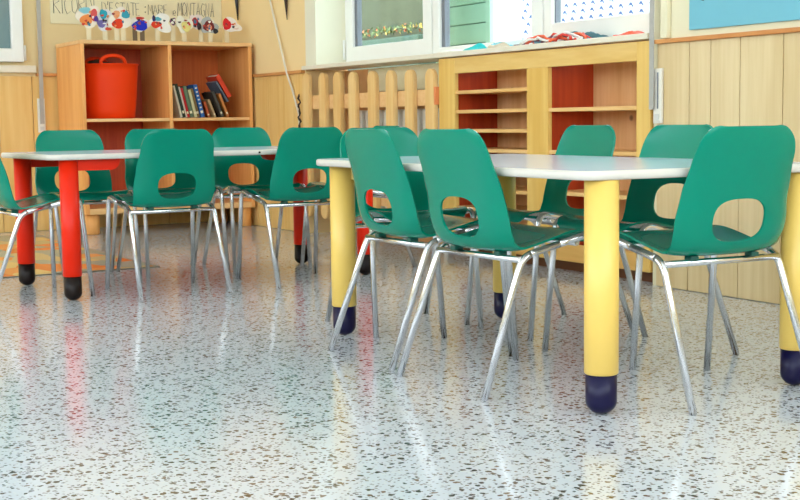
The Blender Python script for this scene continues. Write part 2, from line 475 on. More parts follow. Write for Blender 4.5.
    for sx in (-1, 1):
        pts = fillet([(sx * .178, .187, 0), (sx * .172, .152, .368), (sx * .167, -.066, .322), (sx * .178, -.187, 0)], .033, 7)
        n1 = next(i for i, p in enumerate(pts) if p.y < .115); n2 = next(i for i, p in enumerate(pts) if p.y < -.035)
        pts.insert(n1, pts[n1 - 1].lerp(pts[n1], .5)); n2 += 1
        MB().tube(pts[:n1 + 1], R, 12).build('leg', M['chrome'], root)
        MB().tube(pts[n1:n2 + 1], R, 12).build('side_rail', M['chrome'], root)
        MB().tube(pts[n2:], R, 12).build('leg', M['chrome'], root)
        t = MB(); t.box(sx * .088 - .011, sx * .088 + .011, -.082, -.056, .3195, .330, bev=.003); t.build('mounting_block', M['tab'], root)
    MB().tube([(-.167, -.070, .3145), (.167, -.070, .3145)], R * .9, 10).build('cross_bar', M['chrome'], root)
    MB().tube([(-.169, .10, .345), (.169, .10, .345)], R * .9, 10).build('cross_bar', M['chrome'], root)
    return root

Y_G, R_G = 'green chairs around the yellow-legged table', 'green chairs around the red-legged table'
chairs = [
    (1.845, 3.070, -91, Y_G, 'green chair at the yellow table, left of the foreground pair, overlapping a yellow leg'),
    (1.825, 2.645, -87, Y_G, 'green chair in the centre foreground, right one of the pair at the yellow table'),
    (2.130, 2.265, -3, Y_G, 'large foreground green chair at the yellow table\'s right end, back to the viewer'),
    (2.350, 2.740, 92, Y_G, 'green chair on the wall side of the yellow table, beside the pale wood panelling'),
    (2.410, 3.235, 88, Y_G, 'green chair on the yellow table\'s far side in front of the open shelf cabinet'),
    (2.060, 3.530, 175.5, Y_G, 'green chair at the far end of the yellow table, mostly hidden behind another chair'),
    (1.742, 4.768, 1, R_G, 'green chair on the red table\'s near side, back to viewer, left of two'),
    (2.300, 4.780, 1, R_G, 'green chair on the red table\'s near side, back to viewer, beside the yellow table'),
    (1.590, 5.350, 180, R_G, 'front-facing green chair on the red table\'s far side, leftmost, by the bookcase\'s left side'),
    (1.975, 5.350, 181, R_G, 'front-facing green chair on the red table\'s far side, middle one, below the orange tub'),
    (2.375, 5.360, 179, R_G, 'front-facing green chair on the red table\'s far side, below the leaning books'),
    (1.272, 4.985, -90, R_G, 'green chair at the left end of the red table, cut by the photo edge'),
    (2.735, 5.070, 91, R_G, 'green chair at the right end of the red table, in front of the picket cover'),
]
proto = make_chair()
for i, (x, y, r, g, lab) in enumerate(chairs):
    o = proto if i == 0 else copy_tree(proto)
    o.location = (x, y, 0); o.rotation_euler = (0, 0, math.radians(r))
    tag(o, lab, 'chair', g)

# ------------------------------------------------------------------ tables
def make_table(legmat, footmat, x, y, rz, a, bb, ztop, style, rims, label):
    """long axis along local y; a, bb = half leg spacing"""
    root = empty('low_table', (x, y, 0), rz, label=label, cat='table')
    rx, ry, oy = rims
    th = .02
    m = MB(); out = rrect(bb + rx, a + ry, .05)
    inn = rrect(bb + rx - .004, a + ry - .004, .046)
    n = len(out)
    L = [[m.bm.verts.new((px, py + oy, z)) for px, py in o] for o, z in ((inn, ztop - th), (out, ztop - th + .004), (out, ztop - .004), (inn, ztop))]
    for q, (A, B) in enumerate(zip(L, L[1:])):
        for k in range(n):
            f = m.bm.faces.new((A[k], A[(k + 1) % n], B[(k + 1) % n], B[k])); f.material_index = 1; f.smooth = True
    m.bm.faces.new(L[0][::-1]).material_index = 1; m.bm.faces.new(L[-1]).material_index = 0
    m.build('tabletop', [M['top'], M['edge']], root)
    R, RF = (.0375, .0345) if style == 'diag' else (.0345, .0325)
    for sx in (-1, 1):
        for sy in (-1, 1):
            e = MB(); e.lathe([(R - .003, .088), (R, .091), (R, ztop - th - .0005)], 32, sx * bb, sy * a); lg = e.build('leg', legmat, root)
            f = MB(); pr = [(0.0001, 0)] + [(RF * math.sin(t), RF * .85 * (1 - math.cos(t))) for t in [PI / 2 * k / 9 for k in range(1, 10)]] + [(RF, .0885)]
            f.lathe(pr, 32, sx * bb, sy * a); f.build('foot', footmat, lg)
            # bracket under the top with a rounded lower end
            ln = .19 if style == 'long' else .15
            pts = [(0, 0), (ln, 0)] + [(ln - .035 + .035 * math.cos(t), -.04 + -.0 + .035 - .035 + (-.0) - .0 + .04 * (1 - math.sin(t)) - .04 + .04 - .04 * 0 - .04 * (1)) for t in []]
            prof = [(0.02, 0), (ln, 0)]
            for k in range(0, 9):
                t = PI / 2 * k / 8; prof.append((ln - .034 + .034 * math.cos(t), -.006 - .034 * math.sin(t)))
            prof.append((0.02, -.04))
            ang = (PI / 2 if sy < 0 else -PI / 2) if style == 'long' else math.atan2(-sy, -sx)
            mat = Matrix.Translation((sx * bb, sy * a, ztop - th - .0005)) @ Matrix.Rotation(ang, 4, 'Z') @ Matrix.Rotation(PI / 2, 4, 'X')
            g = MB(); g.prism(prof, -.016, .016, mat=mat); g.build('bracket', legmat, root)
    return root
make_table(M['yellow'], M['navy'], 2.0915, 2.8297, -.0273, .630, .2878, .5295, 'diag', (.065, .06, .02), 'low white-topped table on thick yellow legs with navy feet')
rt = make_table(M['red'], M['black'], 1.9777, 5.0385, -1.5287, .6278, .2807, .535, 'long', (.055, .08, 0), 'low white-topped table on thick red legs with black feet')
s_ = MB(); s_.lathe([(.0001, 0), (.004, 0), (.004, .004), (.0001, .004)], 12)
so = s_.build('edge_screw', M['black'], rt); so.location = (.2807 + .0555, .118, .525); so.rotation_euler = (0, PI / 2, 0)

# ------------------------------------------------------------------ bookcase
BX0, BX1, BY0, BY1, BZ0, BZ1 = 2.250, 3.318, 7.485, 7.985, .118, 1.128
bc = empty('bookcase', ((BX0 + BX1) / 2, (BY0 + BY1) / 2, 0), label='orange beech bookcase with open bays and round feet against the back wall', cat='bookcase')
def bpart(name, x0, x1, y0, y1, z0, z1, mat, bev=.002):
    cx, cy = (BX0 + BX1) / 2, (BY0 + BY1) / 2
    return MB().box(x0 - cx, x1 - cx, y0 - cy, y1 - cy, z0, z1, bev=bev).build(name, mat, bc)
T_ = .022
bpart('side_panel', BX0, BX0 + T_, BY0, BY1, BZ0, BZ1 - T_, [M['beech']])
bpart('side_panel', BX1 - T_, BX1, BY0, BY1, BZ0, BZ1 - T_, [M['beech']])
bpart('top_panel', BX0 - .004, BX1 + .002, BY0 - .004, BY1, BZ1 - T_, BZ1, [M['beechedge']])
bpart('divider', 2.778, 2.80, BY0 + .002, BY1 - .01, BZ0 + T_, BZ1 - T_, [M['beech']])
bpart('shelf', BX0 + T_, 2.778, BY0 + .004, BY1 - .01, .657, .675, [M['beechedge']])
bpart('shelf', 2.80, BX1 - T_, BY0 + .004, BY1 - .01, .657, .675, [M['beechedge']])
bpart('bottom_panel', BX0 + T_, BX1 - T_, BY0 + .002, BY1 - .01, BZ0, BZ0 + T_ + .012, [M['beechedge']])
bpart('back_panel', BX0 + T_, 2.789, BY1 - .01, BY1 - .002, BZ0, BZ1 - T_, [M['beechredbounce']], 0)
bpart('back_panel', 2.789, BX1 - T_, BY1 - .01, BY1 - .002, BZ0, BZ1 - T_, [M['beechin']], 0)
cx, cy = (BX0 + BX1) / 2, (BY0 + BY1) / 2
for fx in (BX0 + .05, BX1 - .05):
    for fy in (BY0 + .055, BY1 - .06):
        MB().lathe([(.038, 0), (.042, .004), (.042, BZ0 - .0005)], 24, fx - cx, fy - cy).build('foot', M['beech'], bc)

# flexible tub in the left bay
tx, ty, tz = 2.472, 7.685, .6755
tub = empty('flexible_tub', (tx, ty, tz), label='orange-red rubber tub with two handles in the bookcase\'s upper left bay', cat='tub')
H_, Rt, Rb = .314, .177, .152
m = MB(); pr = [(.0001, 0), (Rb - .01, 0), (Rb, .008)] + [(Rb + (Rt - Rb) * (k / 8) ** .8, .008 + (H_ - .008) * k / 8) for k in range(1, 9)]
pr += [(Rt + .005, H_ + .002), (Rt + .005, H_ + .008), (Rt - .003, H_ + .008), (Rt - .008, H_ - .01), (Rb - .008, .02), (.0001, .012)]
m.lathe(pr, 48); m.build('body', M['tub'], tub)
for sgn in (-1, 1):
    pts = []
    for k in range(15):
        t = PI * k / 14
        hx = -.02 + .07 * math.cos(t)
        pts.append((hx, sgn * (math.sqrt(max(Rt ** 2 - hx ** 2, 0)) - .002), H_ + .004 + .048 * math.sin(t) ** .7))
    MB().tube(pts, .011, 10).build('handle', M['tub'], tub)
# dark cloth in the tub
m = MB(); bmesh.ops.create_icosphere(m.bm, subdivisions=3, radius=1)
for v in m.bm.verts:
    n = 1 + .18 * math.sin(v.co.x * 5 + 1) * math.sin(v.co.y * 4) + .1 * math.sin(v.co.z * 9 + v.co.x * 7)
    v.co = Vector((v.co.x * .085 * n, v.co.y * .10 * n, v.co.z * .05 * n))
for f in m.bm.faces: f.smooth = True
o = m.build('cloth_bundle', M['fabricblack']); o.location = (tx - .055, ty + .0, tz + .298)
tag(o, 'dark cloth bundle stuffed in the orange-red tub', 'cloth')

# books: bottom x, top x, height z, thickness, colour, spine extra, base z offset
def bx(px): return 2.826 + (px - 171.5) / 170
books = [
    (177.5, 173.4, .190, .014, (222, 212, 190), 'thin cream book leaning at the far left of the bookshelf'),
    (180.5, 176.0, .200, .018, (40, 56, 40), 'dark green book leaning second from the bookshelf\'s left'),
    (184.0, 178.2, .182, .012, (214, 205, 190), 'thin white book between the dark green and red books'),
    (186.5, 179.6, .176, .016, (206, 34, 40), 'red book leaning in the left half of the bookshelf'),
    (190.3, 183.0, .186, .024, (98, 120, 92), 'thick grey-green book leaning right of the red book'),
    (194.5, 187.0, .165, .018, (208, 206, 160), 'pale yellow-green patterned book leaning mid shelf'),
    (198.6, 190.2, .172, .022, (140, 110, 60), 'olive brown book leaning left of the blue book'),
    (203.4, 193.2, .194, .026, (34, 96, 170), 'tall blue book with light dots on its spine'),
    (208.6, 203.0, .112, .018, (190, 84, 36), 'short orange-brown book right of the blue book'),
    (215.0, 207.6, .105, .014, (196, 168, 120), 'short cream book leaning right of the orange-brown book'),
    (224.0, 210.4, .152, .018, (70, 66, 60), 'dark grey book leaning in the right half of the shelf'),
    (229.5, 217.6, .140, .018, (206, 130, 66), 'tan orange book lowest at the right of the leaning row'),
]
bxc = bx(177.5)
for e, (pb, pt, hz, th, c, lab) in enumerate(books):
    ang = -math.radians(13.5 if e < 8 else (17, 22, 22, 22)[e - 8]); ln = hz / math.cos(ang)
    if e < 8: x0 = bxc + th / 2 / math.cos(ang); bxc += (th + .0006) / math.cos(ang)
    else: x0 = bx((210, 216.3, 224, 230.5)[e - 8])
    if e == 8: ln = .098
    dep = .14 + rnd.random() * .03
    r = empty('book', (x0, BY0 + .04 + rnd.random() * .02, .6765 + abs(math.sin(ang)) * th / 2), 0, label=lab, cat='book', group='leaning books on the bookcase shelf')
    r.rotation_euler = (0, ang, 0)
    k = MB(); k.box(-th / 2, -th / 2 + .002, 0, dep, 0, ln); k.box(th / 2 - .002, th / 2, 0, dep, 0, ln); k.box(-th / 2, th / 2, 0, .003, 0, ln)
    k.build('cover', colr(c), r)
    k = MB(); k.box(-th / 2 + .0021, th / 2 - .0021, .0032, dep - .004, .003, ln - .004); k.build('pages', M['paper'], r)
    k = MB(); k.box(-th * .3, th * .3, -.0012, -.0001, ln * .12, ln * .2)
    if c == (34, 96, 170):
        for q in (.3, .42, .54, .66, .78, .9): k.box(-th * .22, th * .22, -.0012, -.0001, ln * q - .004, ln * q + .004)
    k.build('spine_mark', colr((235, 226, 190)), r)
for px0, pz0, px1, pz1, th, c, lab in (
    (230.8, .772, 217.7, .892, .014, (92, 104, 120), 'grey-blue book lying slanted under the top red book'),
    (233.0, .800, 219.0, .930, .030, (214, 62, 30), 'red-orange book on top of the slanted pile at right')):
    x0, x1 = bx(px0), bx(px1); ang = -math.radians(31); ln = math.hypot(x1 - x0, pz1 - pz0)
    r = empty('book', (x0, BY0 + .05, pz0), 0, label=lab, cat='book', group='leaning books on the bookcase shelf'); r.rotation_euler = (0, ang, 0)
    dep = .16
    k = MB(); k.box(-th / 2, -th / 2 + .002, 0, dep, 0, ln); k.box(th / 2 - .002, th / 2, 0, dep, 0, ln); k.box(-th / 2, th / 2, 0, .003, 0, ln); k.build('cover', colr(c), r)
    k = MB(); k.box(-th / 2 + .0021, th / 2 - .0021, .0032, dep - .004, .003, ln - .004); k.build('pages', M['paper'], r)

# ------------------------------------------------------------------ banner with handwriting
GL = {
 'R': [[(0, 0), (0, 1), (.55, .95), (.6, .65), (.05, .5), (.65, 0)]], 'I': [[(.1, 0), (.1, 1)]],
 'C': [[(.6, .9), (.3, 1), (.02, .6), (.05, .25), (.3, 0), (.62, .12)]], 'O': [[(.32, 1), (.02, .65), (.08, .15), (.35, 0), (.64, .35), (.6, .8), (.32, 1)]],
 'D': [[(0, 0), (0, 1), (.4, .92), (.62, .5), (.4, .06), (0, 0)]], "'": [[(.1, 1.05), (.04, .8)]],
 'E': [[(.5, 1), (0, 1), (0, 0), (.52, 0)], [(0, .52), (.42, .52)]], 'S': [[(.55, .9), (.3, 1), (.06, .78), (.5, .35), (.42, .05), (.05, .1)]],
 'T': [[(0, 1), (.7, 1)], [(.35, 1), (.35, 0)]], 'A': [[(0, 0), (.32, 1), (.62, 0)], [(.12, .38), (.52, .38)]],
 ':': [[(.1, .25), (.14, .22)], [(.1, .7), (.14, .67)]], 'M': [[(0, 0), (.08, 1), (.36, .35), (.66, 1), (.74, 0)]],
 'e': [[(.06, .3), (.42, .36), (.3, .6), (.08, .5), (.05, .12), (.42, .05)]], 'N': [[(0, 0), (.05, 1), (.55, 0), (.6, 1)]],
 'G': [[(.6, .88), (.3, 1), (.02, .6), (.08, .15), (.4, 0), (.62, .2), (.62, .45), (.38, .45)]],
 'U': [[(0, 1), (.05, .2), (.3, 0), (.55, .2), (.6, 1)]],
}
bw = 1.115
ban = empty('paper_banner', (2.789, 8.014, 1.256), label='cream paper banner with pencilled Italian words on the back wall', cat='banner')
MB().box(-bw / 2, bw / 2, 0, .003, 0, .30).build('sheet', M['banner'], ban)
lr = random.Random(3)
def write(txt, x, z, h, wd, r=.0015):
    m = MB()
    for ch in txt:
        if ch == ' ': x += wd * .6; continue
        for st in GL[ch]:
            pts = [(x + a * wd * 1.3 + lr.uniform(-.002, .002), -.0016, z + c * h + lr.uniform(-.002, .002)) for a, c in st]
            m.tube(pts, r, 6)
        x += wd * (1.02 if ch not in "I':" else .45)
    m.build('lettering', M['pencil'], ban)
# words as they stand, from left to right (local x, z)
write('RICORDI', -.535, .062, .11, .044)
write("D'ESTATE", -.235, .064, .075, .033)
write(':', .035, .07, .07, .05, .004)
write('MARE', .06, .072, .062, .034)
write('e', .222, .066, .06, .04)
write('MONTAGNA', .258, .068, .085, .031)

# paper cut-outs standing on the bookcase
def blob(rx, rz, seed, n=26, am=.2):
    q = random.Random(seed); ph = [q.uniform(0, 6.28) for _ in range(3)]
    return [(rx * math.cos(t) * (1 + am * math.sin(2 * t + ph[0]) * .6 + am * math.sin(3 * t + ph[1]) + .4 * am * math.sin(5 * t + ph[2])),
             rz * math.sin(t) * (1 + am * math.sin(2 * t + ph[0]) * .6 + am * math.sin(3 * t + ph[1]) + .4 * am * math.sin(5 * t + ph[2]))) for t in [2 * PI * k / n for k in range(n)]]
def cpx(px): return 2.323 + (px - 88) * (3.227 - 2.323) / (233 - 88)
def cpz(py): return 1.149 + (40 - py) * .0058 - .003
MX = Matrix.Rotation(PI / 2, 4, 'X')
cuts = [  # px, py centre, half w px, half h px, base colour, patches [(dx,dy,rw,rh,colour)], sticks px, label
    (88, 18, 9, 11, (238, 226, 206), [(-2, 3, 6, 5, (235, 140, 70)), (-3, -6, 5, 3.2, (130, 190, 200)), (5, -2, 3, 6, (214, 84, 80)), (7, 2, 2, 3, (90, 60, 140))], [0], 'paper shell cut-out coloured orange and blue, first from the left on the bookcase'),
    (103.5, 20, 7, 10, (222, 222, 224), [(0, -5, 3.4, 5, (40, 160, 180)), (-2, 4, 4, 4, (120, 110, 170)), (4, 9, 3, 1.6, (220, 80, 50))], [1], 'paper cut-out with a blue-green top, second from the left on the bookcase'),
    (118, 19, 9, 11, (240, 230, 214), [(-2, 5, 5, 5, (226, 60, 20)), (-3, -4, 3.2, 4, (230, 160, 110)), (5.5, -4, 3.6, 4, (50, 150, 170))], [-3, 3], 'white paper figure with red body on two sticks'),
    (139, 24, 8, 7, (236, 228, 216), [(0, 1, 7, 5.5, (20, 40, 190)), (0, -6, 4, 1.5, (200, 60, 50))], [-5, 2], 'bright blue triangular paper cut-out on brown sticks'),
    (159, 22, 10, 8.5, (240, 236, 228), [(-5, 2, 5, 3.4, (226, 60, 30)), (-7, -4, 1.8, 3, (40, 40, 110)), (-3, -3.5, 3, 2, (90, 170, 190))], [-4], 'white paper fish with a red belly'),
    (172, 20, 3, 3.2, (150, 90, 130), [(0, 0, 1.6, 1.6, (110, 60, 110))], [0], 'tiny purple paper cut-out beside the pale yellow one'),
    (182, 23, 7.5, 8, (236, 232, 214), [(2, 2, 5, 5, (228, 214, 130))], [0], 'pale yellow paper cut-out on a white stick'),
    (195.5, 19, 5, 8, (236, 220, 212), [(-1, 1, 3.4, 4.5, (196, 40, 44)), (3, 5, 2.2, 4, (60, 44, 50))], [5], 'paper cut-out with red and black blotches, third from the right'),
    (207.5, 24, 8, 8, (170, 176, 176), [(0, 0, 5.6, 5.6, (120, 40, 36)), (0, 1.5, 3, 3, (240, 150, 110)), (6.5, 5, 2.6, 2.6, (40, 40, 44))], [1.5], 'round grey paper cut-out with a dark red centre'),
    (233, 22.5, 9, 7, (240, 232, 224), [(-5, -1, 4.2, 6, (220, 30, 36)), (4, 2, 3, 2, (226, 200, 190))], [-5], 'white paper cut-out with a red fan, rightmost on the bookcase'),
]
for q, (px, py, hw_, hh_, base, pats, sticks, lab) in enumerate(cuts):
    ox, oz = cpx(px), cpz(py)
    yy = 7.55 + (.022 if q % 2 else 0)
    root = empty('paper_cutout', (ox, yy, BZ1 + .003), label=lab, cat='paper cut-out', group='paper cut-outs on top of the bookcase')
    dz = oz - BZ1 - .012; s1, s2 = .0065, .0060
    MB().prism(blob(hw_ * s1, hh_ * s2, q + 1), -.0012, .0012, mat=Matrix.Translation((0, 0, dz)) @ MX).build('paper', colr(base, .8), root)
    for e, (dx, dy, rw, rh, c) in enumerate(pats):
        MB().prism(blob(rw * s1, rh * s2, q * 7 + e, 14, .1), .0006, .0018 + .0006 * e, mat=Matrix.Translation((dx * s1, -.0008, dz - dy * s2)) @ MX).build('painted_patch', colr(c, .8), root)
    qq = random.Random(q + 40)
    for e in range(7):
        dx, dy = qq.uniform(-.7, .7) * hw_, qq.uniform(-.7, .7) * hh_
        c = qq.choice([(60, 50, 60), (210, 70, 50), (230, 150, 90), (70, 120, 150), (150, 60, 60), (240, 236, 226)])
        MB().prism(blob(qq.uniform(.8, 1.6) * s1, qq.uniform(.8, 1.6) * s2, e + q, 9, .2), .002, .0034 + .0003 * e, mat=Matrix.Translation((dx * s1, -.0008, dz - dy * s2)) @ MX).build('painted_dot', colr(c, .8), root)
    for d in sticks:
        stc = (120, 96, 70) if px == 139 else (236, 216, 176)
        MB().box(d * s1 - .014, d * s1 + .014, .0015, .004, 0, dz).build('stick', colr(stc, .7), root)
for x0, x1, c, lab in ((2.30, 2.78, (76, 104, 124), 'blue-grey paper strip under the left paper cut-outs'), (2.82, 3.26, (84, 74, 60), 'dark paper strip under the right paper cut-outs')):
    tag(MB().box(x0, x1, 7.525, 7.60, BZ1, BZ1 + .003).build('paper_strip', colr(c, .7)), lab, 'paper strip', 'paper strips on the bookcase')

# ------------------------------------------------------------------ picket radiator cover
fc = empty('picket_cover', (3.33, 6.1, 0), label='pine picket fence cover with rounded tops in front of the radiator', cat='radiator cover')
pk = [6.745, 6.54, 6.365, 6.19, 5.975, 5.785, 5.595, 5.40]
for i, yc in enumerate(pk):
    m = MB(); hw2 = .042; zt, zb = .912 - .004 * i + .004, .10
    ol = []
    for k in range(13):
        t = PI * k / 12; ol.append((hw2 * math.cos(t), zt - hw2 + hw2 * math.sin(t)))
    for k in range(13):
        t = PI + PI * k / 12; ol.append((hw2 * math.cos(t), zb + hw2 + hw2 * math.sin(t)))
    mat = Matrix.Translation((0, yc - 6.1, 0)) @ Matrix(((0, 0, 1, 0), (1, 0, 0, 0), (0, 1, 0, 0), (0, 0, 0, 1)))
    m.prism(ol, -.014, .012, mat=mat)
    bmesh.ops.bevel(m.bm, geom=[e for e in m.bm.edges if abs(e.verts[0].co.x - e.verts[1].co.x) < 1e-5 and len(e.link_faces) == 2 and e.calc_face_angle() > 1], offset=.004, segments=2, affect='EDGES')
    m.build('picket', M['picket'], fc)
MB().box(.0125, .034, -.69, .70, .712, .79, bev=.002).build('rail', M['beechedge'], fc)
MB().box(.0125, .034, -.69, .70, .20, .275, bev=.002).build('rail', M['beechedge'], fc)
MB().box(-.012, .012, -.752, -.722, .715, .80, bev=.002).build('hinge_block', colr((232, 140, 84)), fc)
rd = empty('radiator', (3.5, 5.92, 0), label='white column radiator behind the picket cover', cat='radiator')
for i in range(10):
    yc = -.46 + i * .10
    m = MB(); m.box(-.05, .04, yc - .032, yc + .032, .10, .70, bev=.012); m.build('column', M['radiator'], rd)
MB().tube([(0, -.50, .64), (0, .49, .64)], .02, 10).build('manifold', M['radiator'], rd)
MB().box(.0, .045, -.5, .42, .80, .925, bev=.004).build('back_plate', colr((250, 238, 196)), rd)
for z in (.0,):
    for yc in (-.41, .39): MB().box(-.03, .03, yc - .02, yc + .02, 0, .10).build('support', M['radiator'], rd)

# ------------------------------------------------------------------ built-in cabinet
CX, CY0, CY1, CZ1 = 3.336, 3.835, 5.345, .93
cb = empty('open_cabinet', (3.44, 4.59, 0), label='yellow pine open shelf cabinet built in under the window sill', cat='cabinet')
def cpart(name, x0, x1, y0, y1, z0, z1, mat, bev=.002): return MB().box(x0 - 3.44, x1 - 3.44, y0 - 4.59, y1 - 4.59, z0, z1, bev=bev).build(name, mat, cb)
CB = 3.585
cpart('face_stile', CX, CX + .022, 5.206, CY1, .048, CZ1, M['pine'])
cpart('face_stile', CX, CX + .022, 4.480, 4.631, .048, .857, M['pine'])
cpart('face_stile', CX, CX + .022, CY0, 3.914, .048, CZ1, M['pine'])
cpart('top_rail', CX + .0005, CX + .022, 3.914, 5.206, .857, CZ1, wood('pine_rail', (238, 200, 124), (224, 178, 96), 'Y', 6))
cpart('bottom_rail', CX + .0005, CX + .022, 3.914, 5.206, .048, .12, wood('pine_low_rail', (236, 190, 116), (220, 168, 90), 'Y', 6))
cpart('side_panel', CX + .0225, CB, 5.215, 5.235, .05, .92, M['pinered'])
cpart('side_panel', CX + .0225, CB, 4.615, 4.631, .05, .92, M['pinered'])
cpart('side_panel', CX + .0225, CB, 4.486, 4.502, .05, .92, M['pinered'])
cpart('side_panel', CX + .0225, CB, 3.895, 3.911, .05, .92, M['pinered'])
cpart('back_panel', CB, CB + .01, CY0, CY1, .05, .92, M['pineback'], 0)
for z in (.769, .679, .590, .500, .410, .320, .230): cpart('shelf', CX + .006, CB - .001, 4.632, 5.214, z - .008, z + .008, M['pineshelf'])
for z in (.678, .501, .329): cpart('shelf', CX + .006, CB - .001, 3.912, 4.485, z - .008, z + .008, M['pineshelf'])
cpart('bottom_panel', CX + .023, CB - .001, CY0 + .002, CY1 - .002, .05, .07, M['pineshelf'])
cpart('plinth', CX + .07, CB, CY0 + .01, CY1 - .01, .0, .048, colr((112, 66, 34)), 0)
MB().lathe([(.0001, 0), (.008, 0), (.01, .012), (.0001, .016)], 14).build('knob', M['pine'], cb).location = (CX - 3.44 + .012, 4.486 - 4.59 + .012, .60)

# ------------------------------------------------------------------ shutter straps
def strap(name, label, origin, rz, lean, ztop, xo=0):
    r = empty(name, origin, rz, label=label, cat='shutter strap', group='roller shutter straps')
    k = MB(); k.box(-.022, .022, -.012, 0, 0, .205, bev=.002); pl = k.build('winder_plate', M['plate'], r)
    k = MB(); k.box(.0, .007, -.0135, -.0121, .055, .19); k.build('slot', M['gasket'], pl)
    k = MB(); k.box(-.012, .012, -.016, -.0123, .012, .036, bev=.001); k.build('label_plate', colr((216, 214, 206)), pl)
    k = MB(); z0_ = .052
    k.bm.verts.ensure_lookup_table()
    pts = [(0, -.021, z0_), (lean * .3, -.021, z0_ + .3), (lean, -.021, ztop)]
    for (a, c) in zip(pts, pts[1:]):
        v = [k.bm.verts.new((p[0] + xo + sx * .0125, p[1] + dy, p[2])) for p in (a, c) for sx in (-1, 1) for dy in (-.001, .001)]
        for q in ((0, 2, 6, 4), (1, 5, 7, 3), (0, 4, 5, 1), (2, 3, 7, 6), (0, 1, 3, 2), (4, 6, 7, 5)): k.bm.faces.new([v[e] for e in q])
    k.build('strap', M['strap'], r)
    return r
strap('shutter_strap', 'grey shutter strap running into a steel winder plate right of the cabinet', (3.336, 3.782, .618), -PI / 2, 0.0, 1.6, -.022)
strap('shutter_strap', 'grey shutter strap in a steel winder plate left of the bookcase', (2.150, 8.006, .598), 0, .008, 1.6)
# pale pilaster folds right of the niche
m = MB(); m.box(3.326, 3.3495, 3.735, 3.772, .932, HZ - .01, bev=.006); struct(m.build('trim_9', M['cream']))

# blue board
pb = tag(MB().box(3.338, 3.349, 1.9, 3.628, .955, 1.75, bev=.001).build('pin_board', M['blueboard']), 'light blue pin board hung on the cream wall above the panelling', 'board')
k = MB(); k.lathe([(.0001, 0), (.006, 0), (.005, .008), (.0001, .009)], 12); kk = k.build('push_pin', M['blackp'], pb); kk.location = (3.3379, 3.555, 1.06); kk.rotation_euler = (0, -PI / 2, 0)

# cords by the corner
def cord(name, pts, r, mat, label, cat):
    return tag(MB().tube(pts, r, 8).build(name, mat), label, cat)
cord('slanting_string', [(3.334, 7.26, 1.9), (3.334, 7.235, 1.37), (3.330, 7.10, 1.10), (3.320, 6.99, .92), (3.326, 6.93, .82), (3.330, 6.865, .69), (3.332, 6.85, .45)], .006, M['cord'], 'thin white cord slanting down the wall left of the picket cover', 'string')
cord('hanging_strap', [(3.334, 7.735, 1.8), (3.334, 7.733, 1.40), (3.336, 7.725, 1.285)], [.012, .012, .004], M['blackp'], 'thin dark strap hanging just above the bookcase\'s right end', 'strap')
cord('hanging_ribbon', [(3.334, 7.02, 1.8), (3.334, 7.015, 1.36), (3.338, 7.011, 1.235)], [.010, .012, .002], M['fabricblack'], 'pointed dark ribbon hanging on the wall left of the window niche', 'ribbon')
tw = [(3.318 + .004 * math.sin(k * 2.1), 6.832 + .010 * math.sin(k * 1.3), .80 - .012 * k) for k in range(22)]
cord('twisted_string', tw, [.003 + .004 * abs(math.sin(k * .9)) for k in range(22)], M['fabricblack'], 'dark twisted string hanging at the picket cover\'s left edge', 'string')

# ------------------------------------------------------------------ things on the window sill
SZ = .9585
def crumple(name, x, y, rx, ry, h, seed, mat, label, cat, rz=0, group=None, n=14):
    q = random.Random(seed); m = MB(); ph = [q.uniform(0, 6.28) for _ in range(8)]
    tv, bv = [], []
    for i in range(n + 1):
        a, c2 = [], []
        for j in range(n + 1):
            u, v = -1 + 2 * i / n, -1 + 2 * j / n
            wv = 1 - .25 * abs(math.sin(2.5 * u + ph[0])) ; e = max(0, 1 - max(abs(u), abs(v)) ** 4)
            z = h * e * (.55 + .45 * math.sin(4 * u + ph[1] + 2 * v) * math.sin(3.3 * v + ph[2]) + .15 * math.sin(9 * u + 7 * v + ph[3])) + .0025
            X, Y = rx * u * (1 - .18 * v * v * math.cos(ph[4])), ry * v * wv
            a.append(m.bm.verts.new((X, Y, max(z, .002)))); c2.append(m.bm.verts.new((X, Y, 0)))
        tv.append(a); bv.append(c2)
    for i in range(n):
        for j in range(n):
            m.bm.faces.new((tv[i][j], tv[i + 1][j], tv[i + 1][j + 1], tv[i][j + 1])); m.bm.faces.new((bv[i][j], bv[i][j + 1], bv[i + 1][j + 1], bv[i + 1][j]))
    for i in range(n):
        m.bm.faces.new((tv[i][0], bv[i][0], bv[i + 1][0], tv[i + 1][0])); m.bm.faces.new((tv[i][n], tv[i + 1][n], bv[i + 1][n], bv[i][n]))
        m.bm.faces.new((tv[0][i], tv[0][i + 1], bv[0][i + 1], bv[0][i])); m.bm.faces.new((tv[n][i], bv[n][i], bv[n][i + 1], tv[n][i + 1]))
    o = m.build(name, mat); o.location = (x, y, SZ); o.rotation_euler = (0, 0, rz)
    return tag(o, label, cat, group)
crumple('paper_sheet', 3.375, 5.26, .05, .085, .012, 1, M['paper'], 'small white paper sheet at the left of the sill clutter', 'paper')
crumple('crepe_paper', 3.385, 5.085, .045, .07, .030, 2, colr((40, 190, 190)), 'crumpled bright teal paper on the window sill', 'paper')
crumple('foil_scrap', 3.47, 5.02, .035, .12, .035, 3, colr((130, 206, 220)), 'crinkled light blue paper behind the teal paper', 'paper')
crumple('fabric_scrap', 3.375, 4.895, .045, .05, .022, 4, colr((206, 190, 164)), 'beige paper scrap between teal paper and red ribbons', 'scrap')
crumple('teal_wrapping', 3.485, 4.42, .04, .17, .045, 6, colr((70, 120, 130)), 'dark teal wrapped strip behind the red ribbons', 'paper')
crumple('red_cloth', 3.42, 4.045, .045, .095, .020, 8, colr((232, 84, 40)), 'folded orange-red cloth at the right of the sill', 'cloth')
crumple('red_scrap', 3.42, 3.872, .02, .03, .032, 9, colr((214, 60, 50)), 'tiny red scrap at the sill\'s right end', 'scrap')
